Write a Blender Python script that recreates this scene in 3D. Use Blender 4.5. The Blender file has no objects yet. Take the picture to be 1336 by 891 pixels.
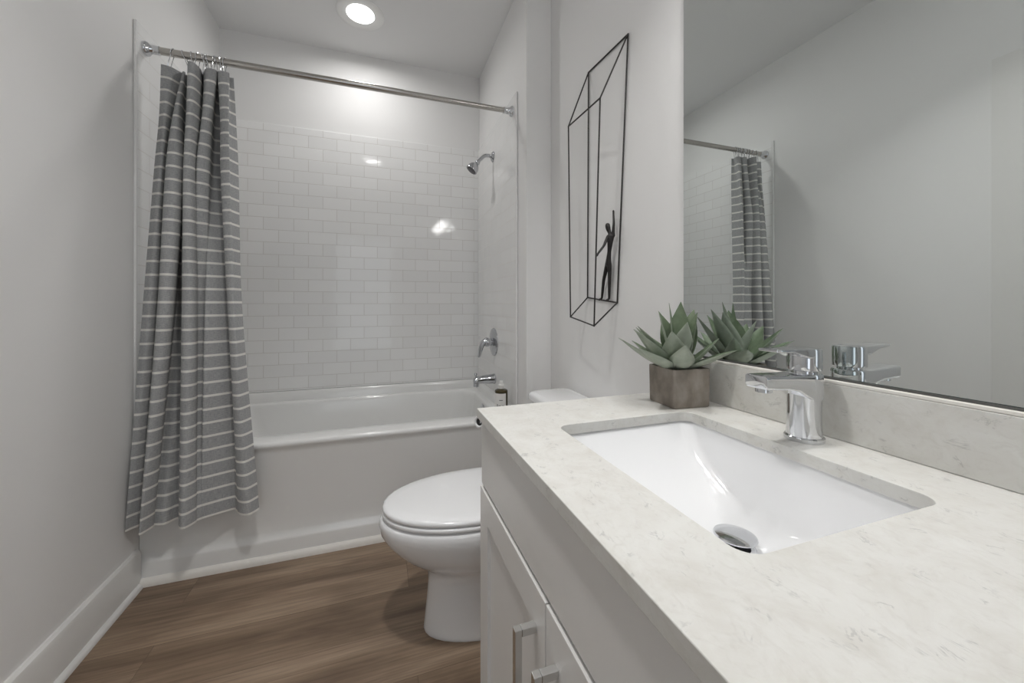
import bpy, bmesh, math, random
from mathutils import Vector, Matrix
random.seed(7)
SC = bpy.context.scene
COL = SC.collection
PI = math.pi

# ------------------------------------------------------------------ camera
CAMH, CAMF, CAMYAW = 1.0662, 499.8, math.radians(18.884)
cd = bpy.data.cameras.new('camera'); cam = bpy.data.objects.new('camera', cd); COL.objects.link(cam)
cam.location = (0, 0, CAMH); cam.rotation_euler = (PI/2, 0, -CAMYAW)
cd.sensor_width = 36; cd.sensor_fit = 'HORIZONTAL'; cd.lens = CAMF/1336*36
cd.shift_y = -(445.5-396.3)/1336; cd.clip_start = 0.01
SC.camera = cam
# ------------------------------------------------------------------ world, lights, exposure
W = bpy.data.worlds.new('world'); SC.world = W; W.use_nodes = True
W.node_tree.nodes['Background'].inputs[0].default_value = (0.86, 0.93, 1.0, 1)
W.node_tree.nodes['Background'].inputs[1].default_value = 0.25
SC.view_settings.view_transform = 'Standard'; SC.view_settings.look = 'None'
SC.view_settings.gamma = 1; SC.view_settings.use_curve_mapping = False
SC.view_settings.exposure = 0.2
SC.cycles.use_denoising = True
SC.cycles.max_bounces = 14; SC.cycles.diffuse_bounces = 8; SC.cycles.glossy_bounces = 8
SC.cycles.sample_clamp_indirect = 6
E_TUB, E_ROOM, E_VAN, E_SHADE = 3.0, 4.8, .50, 16
SPREAD_TUB, SPREAD_ROOM, SPREAD_VAN, LENS_TUB, LENS_ROOM = 168, 108, 120, 8, 24
WARM = (1.0, 0.985, 0.968)

def area(name, loc, rot, sx, sy, power, color):
    l = bpy.data.lights.new(name, 'AREA'); l.shape = 'RECTANGLE'; l.size = sx; l.size_y = sy
    l.energy = power; l.color = color
    o = bpy.data.objects.new(name, l); COL.objects.link(o); o.location = loc; o.rotation_euler = rot
    return o
# added soft cool fill lamp, shining in through the assumed doorway behind the camera
area('added_fill', (-0.25, -1.75, 1.25), (PI/2, 0, 0), 0.9, 1.9, 4.8, (0.89, 0.945, 1.0))

# ------------------------------------------------------------------ constants of the room
XL, XR, XM = -0.874, 0.650, 0.7805
YB, YF, YW = 2.611, 1.824, 1.692
ZC, ZT = 2.643, 0.825
YFRONT = -1.15

# ------------------------------------------------------------------ materials
def mat(name, color=(.8,.8,.8), rough=.5, metal=0.0, spec=.5, coat=0.0):
    m = bpy.data.materials.new(name); m.use_nodes = True
    b = m.node_tree.nodes['Principled BSDF']
    b.inputs['Base Color'].default_value = (*color, 1); b.inputs['Roughness'].default_value = rough
    b.inputs['Metallic'].default_value = metal; b.inputs['Specular IOR Level'].default_value = spec
    b.inputs['Coat Weight'].default_value = coat; b.inputs['Coat Roughness'].default_value = .05
    return m
def nd(m, kind, **kw):
    n = m.node_tree.nodes.new(kind)
    for k, v in kw.items():
        if k in n.inputs.keys(): n.inputs[k].default_value = v
        else: setattr(n, k, v)
    return n
def lk(m, a, b): m.node_tree.links.new(a, b)
def bsdf(m): return m.node_tree.nodes['Principled BSDF']
def ramp(m, fac, stops):
    r = nd(m, 'ShaderNodeValToRGB'); e = r.color_ramp.elements
    while len(e) < len(stops): e.new(0.5)
    for el, (p, c) in zip(e, stops): el.position = p; el.color = (*c, 1) if len(c) == 3 else c
    lk(m, fac, r.inputs[0]); return r.outputs[0]
def mth(m, op, a, b=None, c=None):
    n = nd(m, 'ShaderNodeMath', operation=op)
    for i, v in enumerate((a, b, c)):
        if v is None: continue
        if isinstance(v, (int, float)): n.inputs[i].default_value = v
        else: lk(m, v, n.inputs[i])
    return n.outputs[0]
def mix(m, fac, a, b, blend='MIX'):
    n = nd(m, 'ShaderNodeMix', data_type='RGBA', blend_type=blend)
    for i, v in ((0, fac), (6, a), (7, b)):
        if isinstance(v, (int, float)): n.inputs[i].default_value = v
        elif isinstance(v, tuple): n.inputs[i].default_value = (*v, 1)
        else: lk(m, v, n.inputs[i])
    return n.outputs[2]
def coords(m, scale=(1,1,1), rot=(0,0,0), loc=(0,0,0)):
    t = nd(m, 'ShaderNodeTexCoord'); p = nd(m, 'ShaderNodeMapping')
    p.inputs['Scale'].default_value = scale; p.inputs['Rotation'].default_value = rot; p.inputs['Location'].default_value = loc
    lk(m, t.outputs['Object'], p.inputs['Vector']); return p.outputs[0]
def noise(m, vec, scale, detail=4, rough=.5, dist=0.0):
    n = nd(m, 'ShaderNodeTexNoise'); lk(m, vec, n.inputs['Vector'])
    n.inputs['Scale'].default_value = scale; n.inputs['Detail'].default_value = detail
    n.inputs['Roughness'].default_value = rough; n.inputs['Distortion'].default_value = dist
    return n.outputs['Fac']
def bump(m, height, strength=.1, dist=.01):
    b = nd(m, 'ShaderNodeBump'); b.inputs['Strength'].default_value = strength; b.inputs['Distance'].default_value = dist
    lk(m, height, b.inputs['Height']); lk(m, b.outputs[0], bsdf(m).inputs['Normal']); return b

def paint(name, col, rough=.55, amt=.06):
    m = mat(name, col, rough, spec=.3)
    bump(m, noise(m, coords(m), 260, 2), amt, .002)
    return m
M_WALL = paint('wall_paint', (.79, .787, .782))
M_CEIL = paint('ceiling_paint', (.77, .77, .77), .8)
M_TRIM = mat('trim_paint', (.74, .735, .72), .35)
M_CAULK = mat('caulk_trim', (.80, .775, .73), .5)
M_PORC = mat('porcelain', (.84, .845, .855), .12, coat=.6)
M_TUB = mat('tub_acrylic', (.80, .80, .79), .16, coat=.4)
M_SHOWER = mat('shower_chrome', (.52, .53, .55), .1, 1.0)
M_TEDGE = mat('tile_edge', (.81, .81, .805), .12)
M_CHROME = mat('chrome', (.72, .73, .75), .07, 1.0)
M_NICKEL = mat('brushed_nickel', (.70, .70, .69), .26, 1.0)
M_ROD = mat('rod_nickel', (.50, .48, .45), .22, 1.0)
M_CAB = mat('cabinet_lacquer', (.76, .75, .735), .38)
M_BLACK = mat('black_iron', (.018, .016, .015), .5)
M_BRONZE = mat('dark_bronze', (.02, .018, .017), .45, .2)
M_DARK = mat('dark_hole', (.02, .02, .02), .6)
M_MIRROR = mat('mirror_silver', (.80, .835, .825), .0, 1.0)
M_GLASSEDGE = mat('mirror_edge', (.16, .20, .19), .2)
M_SOIL = mat('potting_soil', (.03, .024, .02), .95)
M_AMBER = mat('amber_bottle', (.055, .042, .014), .18)
M_LABEL = mat('paper_label', (.80, .79, .77), .5)
M_CAP = mat('frosted_cap', (.78, .78, .76), .3)
M_INK = mat('label_ink', (.02, .02, .02), .6)
M_FRAME = mat('lamp_trim', (.80, .80, .79), .4)

def tile_mat(name, axis):
    m = mat(name, (.8, .8, .8), .08, spec=.5)
    t = nd(m, 'ShaderNodeTexCoord'); s = nd(m, 'ShaderNodeSeparateXYZ'); lk(m, t.outputs['Object'], s.inputs[0])
    cb = nd(m, 'ShaderNodeCombineXYZ')
    u = mth(m, 'ADD', s.outputs[axis], .733+158*.158-.0 if axis == 0 else 10*.158)
    v = mth(m, 'ADD', s.outputs[2], -(2.086-30*.0728))
    lk(m, u, cb.inputs[0]); lk(m, v, cb.inputs[1])
    br = nd(m, 'ShaderNodeTexBrick'); lk(m, cb.outputs[0], br.inputs['Vector'])
    br.offset = .5; br.offset_frequency = 2; br.squash = 1
    for k, val in (('Scale', 1), ('Mortar Size', .0017), ('Mortar Smooth', .2), ('Bias', 0), ('Brick Width', .158), ('Row Height', .0728)):
        br.inputs[k].default_value = val
    br.inputs['Color1'].default_value = (.82, .82, .815, 1); br.inputs['Color2'].default_value = (.855, .855, .85, 1)
    br.inputs['Mortar'].default_value = (.64, .625, .605, 1)
    lk(m, br.outputs['Color'], bsdf(m).inputs['Base Color'])
    r = mth(m, 'MULTIPLY_ADD', br.outputs['Fac'], .5, .07); lk(m, r, bsdf(m).inputs['Roughness'])
    h1 = mth(m, 'MULTIPLY', br.outputs['Fac'], -1.0)
    n = noise(m, t.outputs['Object'], 9, 1)
    # every tile is set a hair out of plane, so a per-tile value tilts the relief a little
    bw = nd(m, 'ShaderNodeRGBToBW'); lk(m, br.outputs['Color'], bw.inputs[0])
    h = mth(m, 'ADD', h1, mth(m, 'MULTIPLY', n, 1.2))
    bump(m, h, .35, .0022)
    return m
M_TILEX = tile_mat('subway_tile_back', 0)
M_TILEY = tile_mat('subway_tile_side', 1)

def floor_mat():
    m = mat('oak_vinyl_plank', (.2, .15, .1), .42, spec=.35)
    t = nd(m, 'ShaderNodeTexCoord'); mp = nd(m, 'ShaderNodeMapping')
    mp.inputs['Location'].default_value = (.059+12.2+.61, -1.673+.182*40, 0)
    lk(m, t.outputs['Object'], mp.inputs['Vector'])
    br = nd(m, 'ShaderNodeTexBrick'); lk(m, mp.outputs[0], br.inputs['Vector'])
    br.offset = .37; br.offset_frequency = 3
    for k, val in (('Scale', 1), ('Mortar Size', .0007), ('Mortar Smooth', 0), ('Brick Width', 1.22), ('Row Height', .182)): br.inputs[k].default_value = val
    br.inputs['Color1'].default_value = (0, 0, 0, 1); br.inputs['Color2'].default_value = (1, 1, 1, 1); br.inputs['Mortar'].default_value = (.5, .5, .5, 1)
    bw = nd(m, 'ShaderNodeRGBToBW'); lk(m, br.outputs['Color'], bw.inputs[0]); pid = bw.outputs[0]
    # shift the grain per plank
    sp = nd(m, 'ShaderNodeSeparateXYZ'); lk(m, t.outputs['Object'], sp.inputs[0])
    cb = nd(m, 'ShaderNodeCombineXYZ'); lk(m, sp.outputs[0], cb.inputs[0]); lk(m, sp.outputs[1], cb.inputs[1])
    lk(m, mth(m, 'MULTIPLY', pid, 7.3), cb.inputs[2])
    def gm(sx, sy):
        g = nd(m, 'ShaderNodeMapping'); g.inputs['Scale'].default_value = (sx, sy, 1); lk(m, cb.outputs[0], g.inputs['Vector']); return g.outputs[0]
    broad = noise(m, gm(1.1, 7), 1.6, 4, .55, .5)
    fine = noise(m, gm(3.0, 90), 1.3, 5, .7)
    wv = nd(m, 'ShaderNodeTexWave', wave_type='BANDS', bands_direction='Y'); lk(m, gm(.55, 9), wv.inputs['Vector'])
    wv.inputs['Scale'].default_value = 1.6; wv.inputs['Distortion'].default_value = 7; wv.inputs['Detail'].default_value = 3; wv.inputs['Detail Scale'].default_value = 1.2
    c = ramp(m, broad, [(.28, (.130, .088, .059)), (.5, (.236, .169, .117)), (.72, (.345, .26, .188))])
    c = mix(m, mth(m, 'MULTIPLY', ramp(m, wv.outputs['Fac'], [(.0, (1,1,1)), (.35, (0,0,0))]), .30), c, (.17, .122, .088))
    c = mix(m, .55, c, ramp(m, fine, [(.3, (.55, .53, .5)), (.62, (1.12, 1.1, 1.08))]), 'MULTIPLY')
    c = mix(m, mth(m, 'MULTIPLY', ramp(m, fine, [(.66, (0,0,0)), (.78, (1,1,1))]), .22), c, (.42, .34, .27))
    c = mix(m, 1.0, c, ramp(m, pid, [(0, (.92, .915, .91)), (1, (1.06, 1.055, 1.05))]), 'MULTIPLY')
    c = mix(m, mth(m, 'MULTIPLY', br.outputs['Fac'], .6), c, (.05, .035, .025))
    lk(m, c, bsdf(m).inputs['Base Color'])
    bump(m, mth(m, 'SUBTRACT', mth(m, 'MULTIPLY', fine, .5), br.outputs['Fac']), .25, .0012)
    return m
M_FLOOR = floor_mat()

def quartz_mat():
    m = mat('quartz_stone', (.7, .7, .68), .30, spec=.4)
    v = coords(m); vs = coords(m, (1, .62, 1))
    cloud = noise(m, v, 16, 6, .66, .8)
    c = ramp(m, cloud, [(.28, (.585, .57, .53)), (.5, (.655, .648, .618)), (.72, (.70, .70, .675))])
    fine = noise(m, vs, 95, 3, .6, 1.2)
    c = mix(m, mth(m, 'MULTIPLY', ramp(m, fine, [(.52, (0,0,0)), (.70, (1,1,1))]), .26), c, (.50, .48, .44))
    vein = mth(m, 'ABSOLUTE', mth(m, 'SUBTRACT', noise(m, vs, 34, 4, .6, 1.8), .5))
    mask = ramp(m, noise(m, v, 38, 2, .5), [(.58, (0,0,0)), (.66, (1,1,1))])
    f = mth(m, 'MULTIPLY', ramp(m, vein, [(.0, (1,1,1)), (.035, (0,0,0))]), mask)
    c = mix(m, mth(m, 'MULTIPLY', f, .6), c, (.36, .36, .35))
    lk(m, c, bsdf(m).inputs['Base Color'])
    return m
M_QUARTZ = quartz_mat()

def curtain_mat():
    m = mat('striped_linen', (.25, .25, .25), .9, spec=.1)
    t = nd(m, 'ShaderNodeTexCoord'); s = nd(m, 'ShaderNodeSeparateXYZ'); lk(m, t.outputs['Object'], s.inputs[0])
    z = s.outputs[2]
    k = mth(m, 'ABSOLUTE', mth(m, 'SUBTRACT', mth(m, 'FRACT', mth(m, 'ADD', mth(m, 'DIVIDE', z, .0515), .5)), .5))
    st = mth(m, 'MAXIMUM', mth(m, 'LESS_THAN', k, .085), mth(m, 'LESS_THAN', z, .0075))
    st = mth(m, 'MULTIPLY', st, mth(m, 'LESS_THAN', z, 1.72))
    uv = nd(m, 'ShaderNodeUVMap')
    mp = nd(m, 'ShaderNodeMapping'); mp.inputs['Scale'].default_value = (60, 700, 1); lk(m, uv.outputs[0], mp.inputs[0])
    w1 = noise(m, mp.outputs[0], 1, 3, .6)
    mp2 = nd(m, 'ShaderNodeMapping'); mp2.inputs['Scale'].default_value = (900, 40, 1); lk(m, uv.outputs[0], mp2.inputs[0])
    w2 = noise(m, mp2.outputs[0], 1, 2, .5)
    g = ramp(m, mth(m, 'MULTIPLY_ADD', w2, .4, mth(m, 'MULTIPLY', w1, .6)), [(.36, (.265, .27, .274)), (.64, (.465, .468, .468))])
    c = mix(m, st, g, mix(m, .12, (.82, .805, .76), g))
    lk(m, c, bsdf(m).inputs['Base Color'])
    bump(m, mth(m, 'ADD', w1, w2), .25, .001)
    return m
M_CURTAIN = curtain_mat()

def pot_mat():
    m = mat('concrete_pot', (.2, .17, .14), .75)
    v = coords(m)
    vs = coords(m, (20, 20, 13))
    n = mth(m, 'ADD', mth(m, 'MULTIPLY', noise(m, vs, 1, 5, .6, .4), .65), mth(m, 'MULTIPLY', noise(m, v, 30, 4), .35))
    lk(m, ramp(m, n, [(.30, (.15, .125, .105)), (.5, (.25, .218, .186)), (.70, (.36, .325, .285))]), bsdf(m).inputs['Base Color'])
    bump(m, n, .3, .002)
    return m
M_POT = pot_mat()

def leaf_mat():
    m = mat('agave_leaf', (.15, .2, .13), .55)
    v = coords(m)
    g = nd(m, 'ShaderNodeNewGeometry')
    c = ramp(m, noise(m, v, 40, 3), [(.3, (.105, .150, .085)), (.7, (.175, .222, .142))])
    c2 = ramp(m, noise(m, v, 40, 3), [(.3, (.27, .31, .245)), (.7, (.37, .405, .335))])
    uv = nd(m, 'ShaderNodeUVMap'); s = nd(m, 'ShaderNodeSeparateXYZ'); lk(m, uv.outputs[0], s.inputs[0])
    side = mth(m, 'GREATER_THAN', s.outputs[0], .5)
    lk(m, mix(m, side, c, c2), bsdf(m).inputs['Base Color'])
    bump(m, noise(m, v, 120, 2), .1, .001)
    return m
M_LEAF = leaf_mat()

def emis(name, col, s):
    m = bpy.data.materials.new(name); m.use_nodes = True
    b = m.node_tree.nodes['Principled BSDF']; b.inputs['Base Color'].default_value = (.9, .9, .9, 1)
    b.inputs['Emission Color'].default_value = (*col, 1); b.inputs['Emission Strength'].default_value = s
    return m
M_LENS = emis('downlight_lens', WARM, LENS_TUB)
M_LENS2 = emis('room_lens', WARM, LENS_ROOM)
M_BULB = emis('shade_glass', WARM, E_SHADE)

# ------------------------------------------------------------------ mesh helpers
OFF = {}
def obj(name, bm, material, parent=None, angle=35, bevel=0, seg=2, origin=None):
    """link a bmesh (in world coordinates) as one object; origin = where its own origin lies"""
    bmesh.ops.recalc_face_normals(bm, faces=bm.faces) if not getattr(bm, 'keepn', False) else None
    for f in bm.faces: f.smooth = True
    for e in bm.edges:
        if len(e.link_faces) == 1: e.smooth = False
        elif len(e.link_faces) == 2 and e.calc_face_angle(0) > math.radians(angle): e.smooth = False
    base = OFF.get(parent.name, Vector()) if parent else Vector()
    org = Vector(origin) if origin else base
    bm.transform(Matrix.Translation(-org))
    me = bpy.data.meshes.new(name); bm.to_mesh(me); bm.free()
    if material: me.materials.append(material)
    o = bpy.data.objects.new(name, me); COL.objects.link(o)
    o.location = org - base; o.parent = parent; OFF[o.name] = org
    if bevel:
        b = o.modifiers.new('bevel', 'BEVEL'); b.width = bevel; b.segments = seg; b.limit_method = 'ANGLE'; b.angle_limit = math.radians(40)
        b.harden_normals = True
    return o
def thing(name, label, cat, loc, group=None):
    o = bpy.data.objects.new(name, None); COL.objects.link(o); o.location = loc; o.empty_display_size = .05
    OFF[o.name] = Vector(loc); o['label'] = label; o['category'] = cat
    if group: o['group'] = group
    return o
def tag(o, label, cat, group=None):
    o['label'] = label; o['category'] = cat
    if group: o['group'] = group
    return o
def struct(o): o['kind'] = 'structure'; return o

def box(bm, x0, x1, y0, y1, z0, z1):
    v = [bm.verts.new((x, y, z)) for x in (x0, x1) for y in (y0, y1) for z in (z0, z1)]
    for q in ((0,1,3,2), (4,6,7,5), (0,4,5,1), (2,3,7,6), (0,2,6,4), (1,5,7,3)): bm.faces.new([v[i] for i in q])
    return v
def bx(*a):
    bm = bmesh.new(); box(bm, *a); return bm
def loft(bm, rings, close=True, cap0=False, cap1=False):
    vs = [[bm.verts.new(p) for p in r] for r in rings]
    n = len(vs[0])
    for a, b in zip(vs, vs[1:]):
        for i in range(n if close else n-1):
            j = (i+1) % n
            bm.faces.new((a[i], a[j], b[j], b[i]))
    if cap0: bm.faces.new(vs[0][::-1])
    if cap1: bm.faces.new(vs[-1])
    return vs
def rrect(cx, cy, hx, hy, r, z, n=8):
    r = min(r, hx*.999, hy*.999); out = []
    for k, (sx, sy) in enumerate(((1,1), (-1,1), (-1,-1), (1,-1))):
        for i in range(n+1):
            a = PI/2*(k+i/n)
            out.append(Vector((cx+sx*(hx-r)+r*math.cos(a), cy+sy*(hy-r)+r*math.sin(a), z)))
    return out
def frame_of(d):
    d = d.normalized(); up = Vector((0,0,1)) if abs(d.z) < .9 else Vector((1,0,0))
    a = d.cross(up).normalized(); return a, d.cross(a).normalized()
def tube(bm, pts, r, n=10, closed=False, cap=True):
    pts = [Vector(p) for p in pts]; rr = r if isinstance(r, (list, tuple)) else [r]*len(pts)
    rings = []; a = None
    for i, p in enumerate(pts):
        if closed: d = pts[(i+1) % len(pts)]-pts[i-1]
        else: d = pts[min(i+1, len(pts)-1)]-pts[max(i-1, 0)]
        d.normalize()
        if a is None: a, b = frame_of(d)
        else: a = (a-d*a.dot(d)).normalized(); b = d.cross(a)
        rings.append([p+(a*math.cos(2*PI*k/n)+b*math.sin(2*PI*k/n))*rr[i] for k in range(n)])
    if closed: rings.append(rings[0])
    if closed:
        vs = [[bm.verts.new(q) for q in rg] for rg in rings[:-1]]; m = len(vs)
        for i in range(m):
            A, B = vs[i], vs[(i+1) % m]
            for k in range(n): bm.faces.new((A[k], A[(k+1) % n], B[(k+1) % n], B[k]))
    else: loft(bm, rings, True, cap, cap)
def lathe(bm, prof, c, axis=(0,0,1), n=32, cap0=True, cap1=True):
    """profile (radius, height along axis) turned about the axis through c"""
    ax = Vector(axis).normalized(); a, b = frame_of(ax); c = Vector(c)
    rings = [[c+ax*h+(a*math.cos(2*PI*k/n)+b*math.sin(2*PI*k/n))*max(r, 1e-4) for k in range(n)] for r, h in prof]
    loft(bm, rings, True, cap0, cap1)
def crom(P, n):
    """Catmull-Rom through tuples P, n steps per span"""
    out = []; L = len(P)
    for i in range(L-1):
        p0, p1, p2, p3 = P[max(i-1, 0)], P[i], P[i+1], P[min(i+2, L-1)]
        for k in range(n):
            t = k/n
            out.append(tuple(.5*(2*b+(c-a)*t+(2*a-5*b+4*c-d)*t*t+(3*b-a-3*c+d)*t**3) for a, b, c, d in zip(p0, p1, p2, p3)))
    out.append(tuple(P[-1])); return out

# ------------------------------------------------------------------ the setting
struct(obj('floor', bx(XL-.1, XM+.1, YFRONT-.9, YB+.1, -.05, 0), M_FLOOR))
struct(obj('ceiling', bx(XL-.1, XM+.1, YFRONT-.1, YB+.1, ZC, ZC+.06), M_CEIL))
struct(obj('wall_left', bx(XL-.1, XL, YFRONT-.1, YB+.1, 0, ZC), M_WALL))
struct(obj('wall_back', bx(XL, XM+.1, YB, YB+.1, 0, ZC), M_WALL))
struct(obj('wall_right', bx(XM, XM+.1, YFRONT-.1, YB, 0, ZC), M_WALL))
struct(obj('wall_alcove', bx(XR, XM, YW, YB, 0, ZC), M_WALL, bevel=.004))
bm = bmesh.new()                                                   # unseen wall behind the camera, its doorway assumed to let the fill in
box(bm, XL, -.74, YFRONT-.1, YFRONT, 0, ZC); box(bm, .16, XM, YFRONT-.1, YFRONT, 0, ZC); box(bm, -.74, .16, YFRONT-.1, YFRONT, 2.06, ZC)
struct(obj('wall_front', bm, M_WALL))
bm = bmesh.new()                                                   # flat door slab on the left wall, seen in the mirror
box(bm, XL, XL+.012, .02, .866, .005, 2.085)
struct(obj('door_1', bm, M_TRIM, bevel=.002))
def extr(prof, y0, y1):
    bm = bmesh.new(); loft(bm, [[(x, y, z) for x, z in prof] for y in (y0, y1)], True, True, True); return bm
BB = [(XL, 0), (XL+.017, 0), (XL+.017, .122), (XL+.013, .134), (XL+.006, .1395), (XL, .1395)]
struct(obj('baseboard_left', extr(BB, .868, YF-.001), M_TRIM, angle=25))
SH = [(XL+.017, 0), (XL+.030, 0), (XL+.0295, .006), (XL+.027, .012), (XL+.022, .017), (XL+.017, .019)]
struct(obj('trim_1', extr(SH, .868, YF-.017), M_TRIM, angle=50))
BR = [(XM, 0), (XM-.014, 0), (XM-.014, .122), (XM-.010, .134), (XM-.004, .1395), (XM, .1395)]
struct(obj('baseboard_right', extr(BR, .87, YW-.001), M_TRIM, angle=25))
bm = bmesh.new()                                                   # quarter-round along the foot of the tub
q = [(YF, 0), (YF-.016, 0), (YF-.0155, .010), (YF-.012, .020), (YF-.006, .026), (YF, .028)]
loft(bm, [[(x, y, z) for y, z in q] for x in (XL+.0175, XR-.002)], True, True, True)
struct(obj('trim_2', bm, M_CAULK, angle=50))
# tile surround
ZT0, ZT1, TT, YT = .546, 2.130, .009, 1.806
struct(obj('wall_tile_back', bx(XL, XR, YB-TT, YB, ZT0, ZT1), M_TILEX, bevel=.003))
YE = YT+.013
struct(obj('wall_tile_left', bx(XL, XL+TT, YE, YB-TT, ZT0, ZT1), M_TILEY))
struct(obj('wall_tile_right', bx(XR-TT, XR, YE, YB-TT, ZT0, ZT1), M_TILEY))
struct(obj('trim_3', bx(XL, XL+TT+.001, YT, YE, ZT0, ZT1), M_TEDGE, bevel=.004))
struct(obj('trim_4', bx(XR-TT-.001, XR, YT, YE, 0, ZT1), M_TEDGE, bevel=.004))

# ------------------------------------------------------------------ bathtub
def build_tub():
    t = thing('bathtub', 'long white alcove bathtub with smooth apron below the tiled wall', 'bathtub', (-.112, YF, 0))
    bm = bmesh.new()
    x0, x1, yb = XL+.001, XR-.001, YB-.001
    def R(z, yf, r=.004): return rrect((x0+x1)/2, (yf+yb)/2, (x1-x0)/2, (yb-yf)/2, r, z)
    def I(z, ax0, ax1, ay0, ay1, r): return rrect((ax0+ax1)/2, (ay0+ay1)/2, (ax1-ax0)/2, (ay1-ay0)/2, r, z)
    rings = [R(0, YF), R(.078, YF), R(.087, YF+.003), R(.096, YF+.010), R(.115, YF+.015), R(.16, YF+.018), R(.44, YF+.012),
             R(.456, YF+.009), R(.466, YF+.003), R(.474, YF), R(.482, YF+.001), R(.488, YF+.006), R(.490, YF+.014)]
    X0, X1, Y0, Y1 = XL+.085, XR-.072, 1.935, 2.548
    rings += [I(.4905, X0-.012, X1+.012, Y0-.012, Y1+.008, .13), I(.488, X0-.004, X1+.004, Y0-.004, Y1+.003, .125), I(.480, X0+.002, X1-.002, Y0+.003, Y1-.002, .12),
              I(.460, X0+.008, X1-.005, Y0+.008, Y1-.006, .115), I(.36, X0+.05, X1-.02, Y0+.025, Y1-.022, .11), I(.22, X0+.13, X1-.045, Y0+.045, Y1-.042, .11),
              I(.15, X0+.19, X1-.07, Y0+.065, Y1-.062, .12), I(.118, X0+.24, X1-.10, Y0+.095, Y1-.09, .13), I(.108, X0+.32, X1-.16, Y0+.15, Y1-.145, .13)]
    loft(bm, rings, True, True, True)
    obj('tub_shell', bm, M_TUB, t, angle=50)
    bm = bmesh.new()                                               # raised flange against the walls
    zz = .4885
    pr = [(0, zz), (.030, zz), (.026, .515), (.021, .536), (.014, .545), (0, .545)]
    loft(bm, [[(x, YB-.001-d, z) for d, z in pr] for x in (x0, x1)], True, True, True)
    loft(bm, [[(XR-.001-d, y, z) for d, z in pr] for y in (YF+.006, YB-.021)], True, True, True)
    loft(bm, [[(XL+.001+d, y, z) for d, z in pr] for y in (YF+.006, YB-.021)], True, True, True)
    obj('flange', bm, M_TUB, t, angle=50)
    bm = bmesh.new(); c = Vector((.5715, 2.20, .440))
    ax = Vector((-1, 0, .10))
    lathe(bm, [(.030, 0), (.034, .002), (.034, .010), (.031, .013), (.012, .014)], c, ax)
    o = obj('overflow_plate', bm, M_CHROME, t); o['label'] = 'round chrome overflow plate'
    return t
build_tub()

# ------------------------------------------------------------------ shower fittings on the right tile wall
XT = XR-TT
def build_shower():
    y = 2.225
    t = thing('showerhead', 'small chrome shower head on curved arm near top of the tile', 'shower head', (XT, y, 1.953))
    bm = bmesh.new(); lathe(bm, [(.031, 0), (.031, .003), (.026, .009), (.014, .014), (.012, .016)], (XT, y, 1.953), (-1, 0, 0))
    obj('flange', bm, M_SHOWER, t)
    bm = bmesh.new()
    pts = crom([(XT-.004, y, 1.953), (XT-.03, y, 1.957), (XT-.055, y, 1.951), (XT-.082, y, 1.926), (XT-.10, y, 1.905)], 6)
    tube(bm, pts, .0105, 14); obj('arm', bm, M_SHOWER, t)
    c = Vector((XT-.093, y, 1.912)); ax = Vector((-.60, 0, -.80))
    bm = bmesh.new()
    lathe(bm, [(.0135, 0), (.015, .004), (.015, .012), (.0125, .016), (.014, .020), (.022, .027), (.029, .037), (.034, .052), (.036, .066), (.0355, .069), (.031, .0695)], c, ax, cap1=True)
    h = obj('head', bm, M_SHOWER, t)
    bm = bmesh.new(); lathe(bm, [(.0305, .0695), (.030, .0715), (.012, .0725)], c, ax)
    o = obj('spray_face', bm, mat('spray_face', (.09, .09, .095), .4), h); o['label'] = 'dark grey spray face'
build_shower()
def build_valve():
    c = Vector((XT, 2.205, .838))
    t = thing('shower_valve', 'chrome shower valve with round plate and drooping lever above the tub spout', 'shower valve', c)
    bm = bmesh.new(); lathe(bm, [(.083, 0), (.083, .003), (.080, .007), (.055, .013), (.030, .016), (.024, .017)], c, (-1, 0, 0), 40)
    obj('plate', bm, M_SHOWER, t)
    bm = bmesh.new(); lathe(bm, [(.022, .016), (.022, .034), (.027, .036), (.027, .052), (.023, .060), (.010, .063)], c, (-1, 0, 0))
    obj('hub', bm, M_SHOWER, t)
    bm = bmesh.new()
    pts = crom([(c.x-.045, c.y, c.z+.004), (c.x-.066, c.y, c.z-.004), (c.x-.080, c.y, c.z-.030), (c.x-.086, c.y, c.z-.062), (c.x-.094, c.y, c.z-.088)], 5)
    n = len(pts)
    rings = []
    for i, p in enumerate(pts):
        d = Vector(pts[min(i+1, n-1)])-Vector(pts[max(i-1, 0)]); d.normalize(); a = Vector((0, 1, 0)); b = d.cross(a)
        k = i/(n-1); w = .023-.011*k; h = .021-.014*k
        rings.append([Vector(p)+a*w*math.cos(2*PI*j/14)+b*h*math.sin(2*PI*j/14) for j in range(14)])
    loft(bm, rings, True, True, True); obj('lever', bm, M_SHOWER, t, angle=60)
build_valve()
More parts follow.
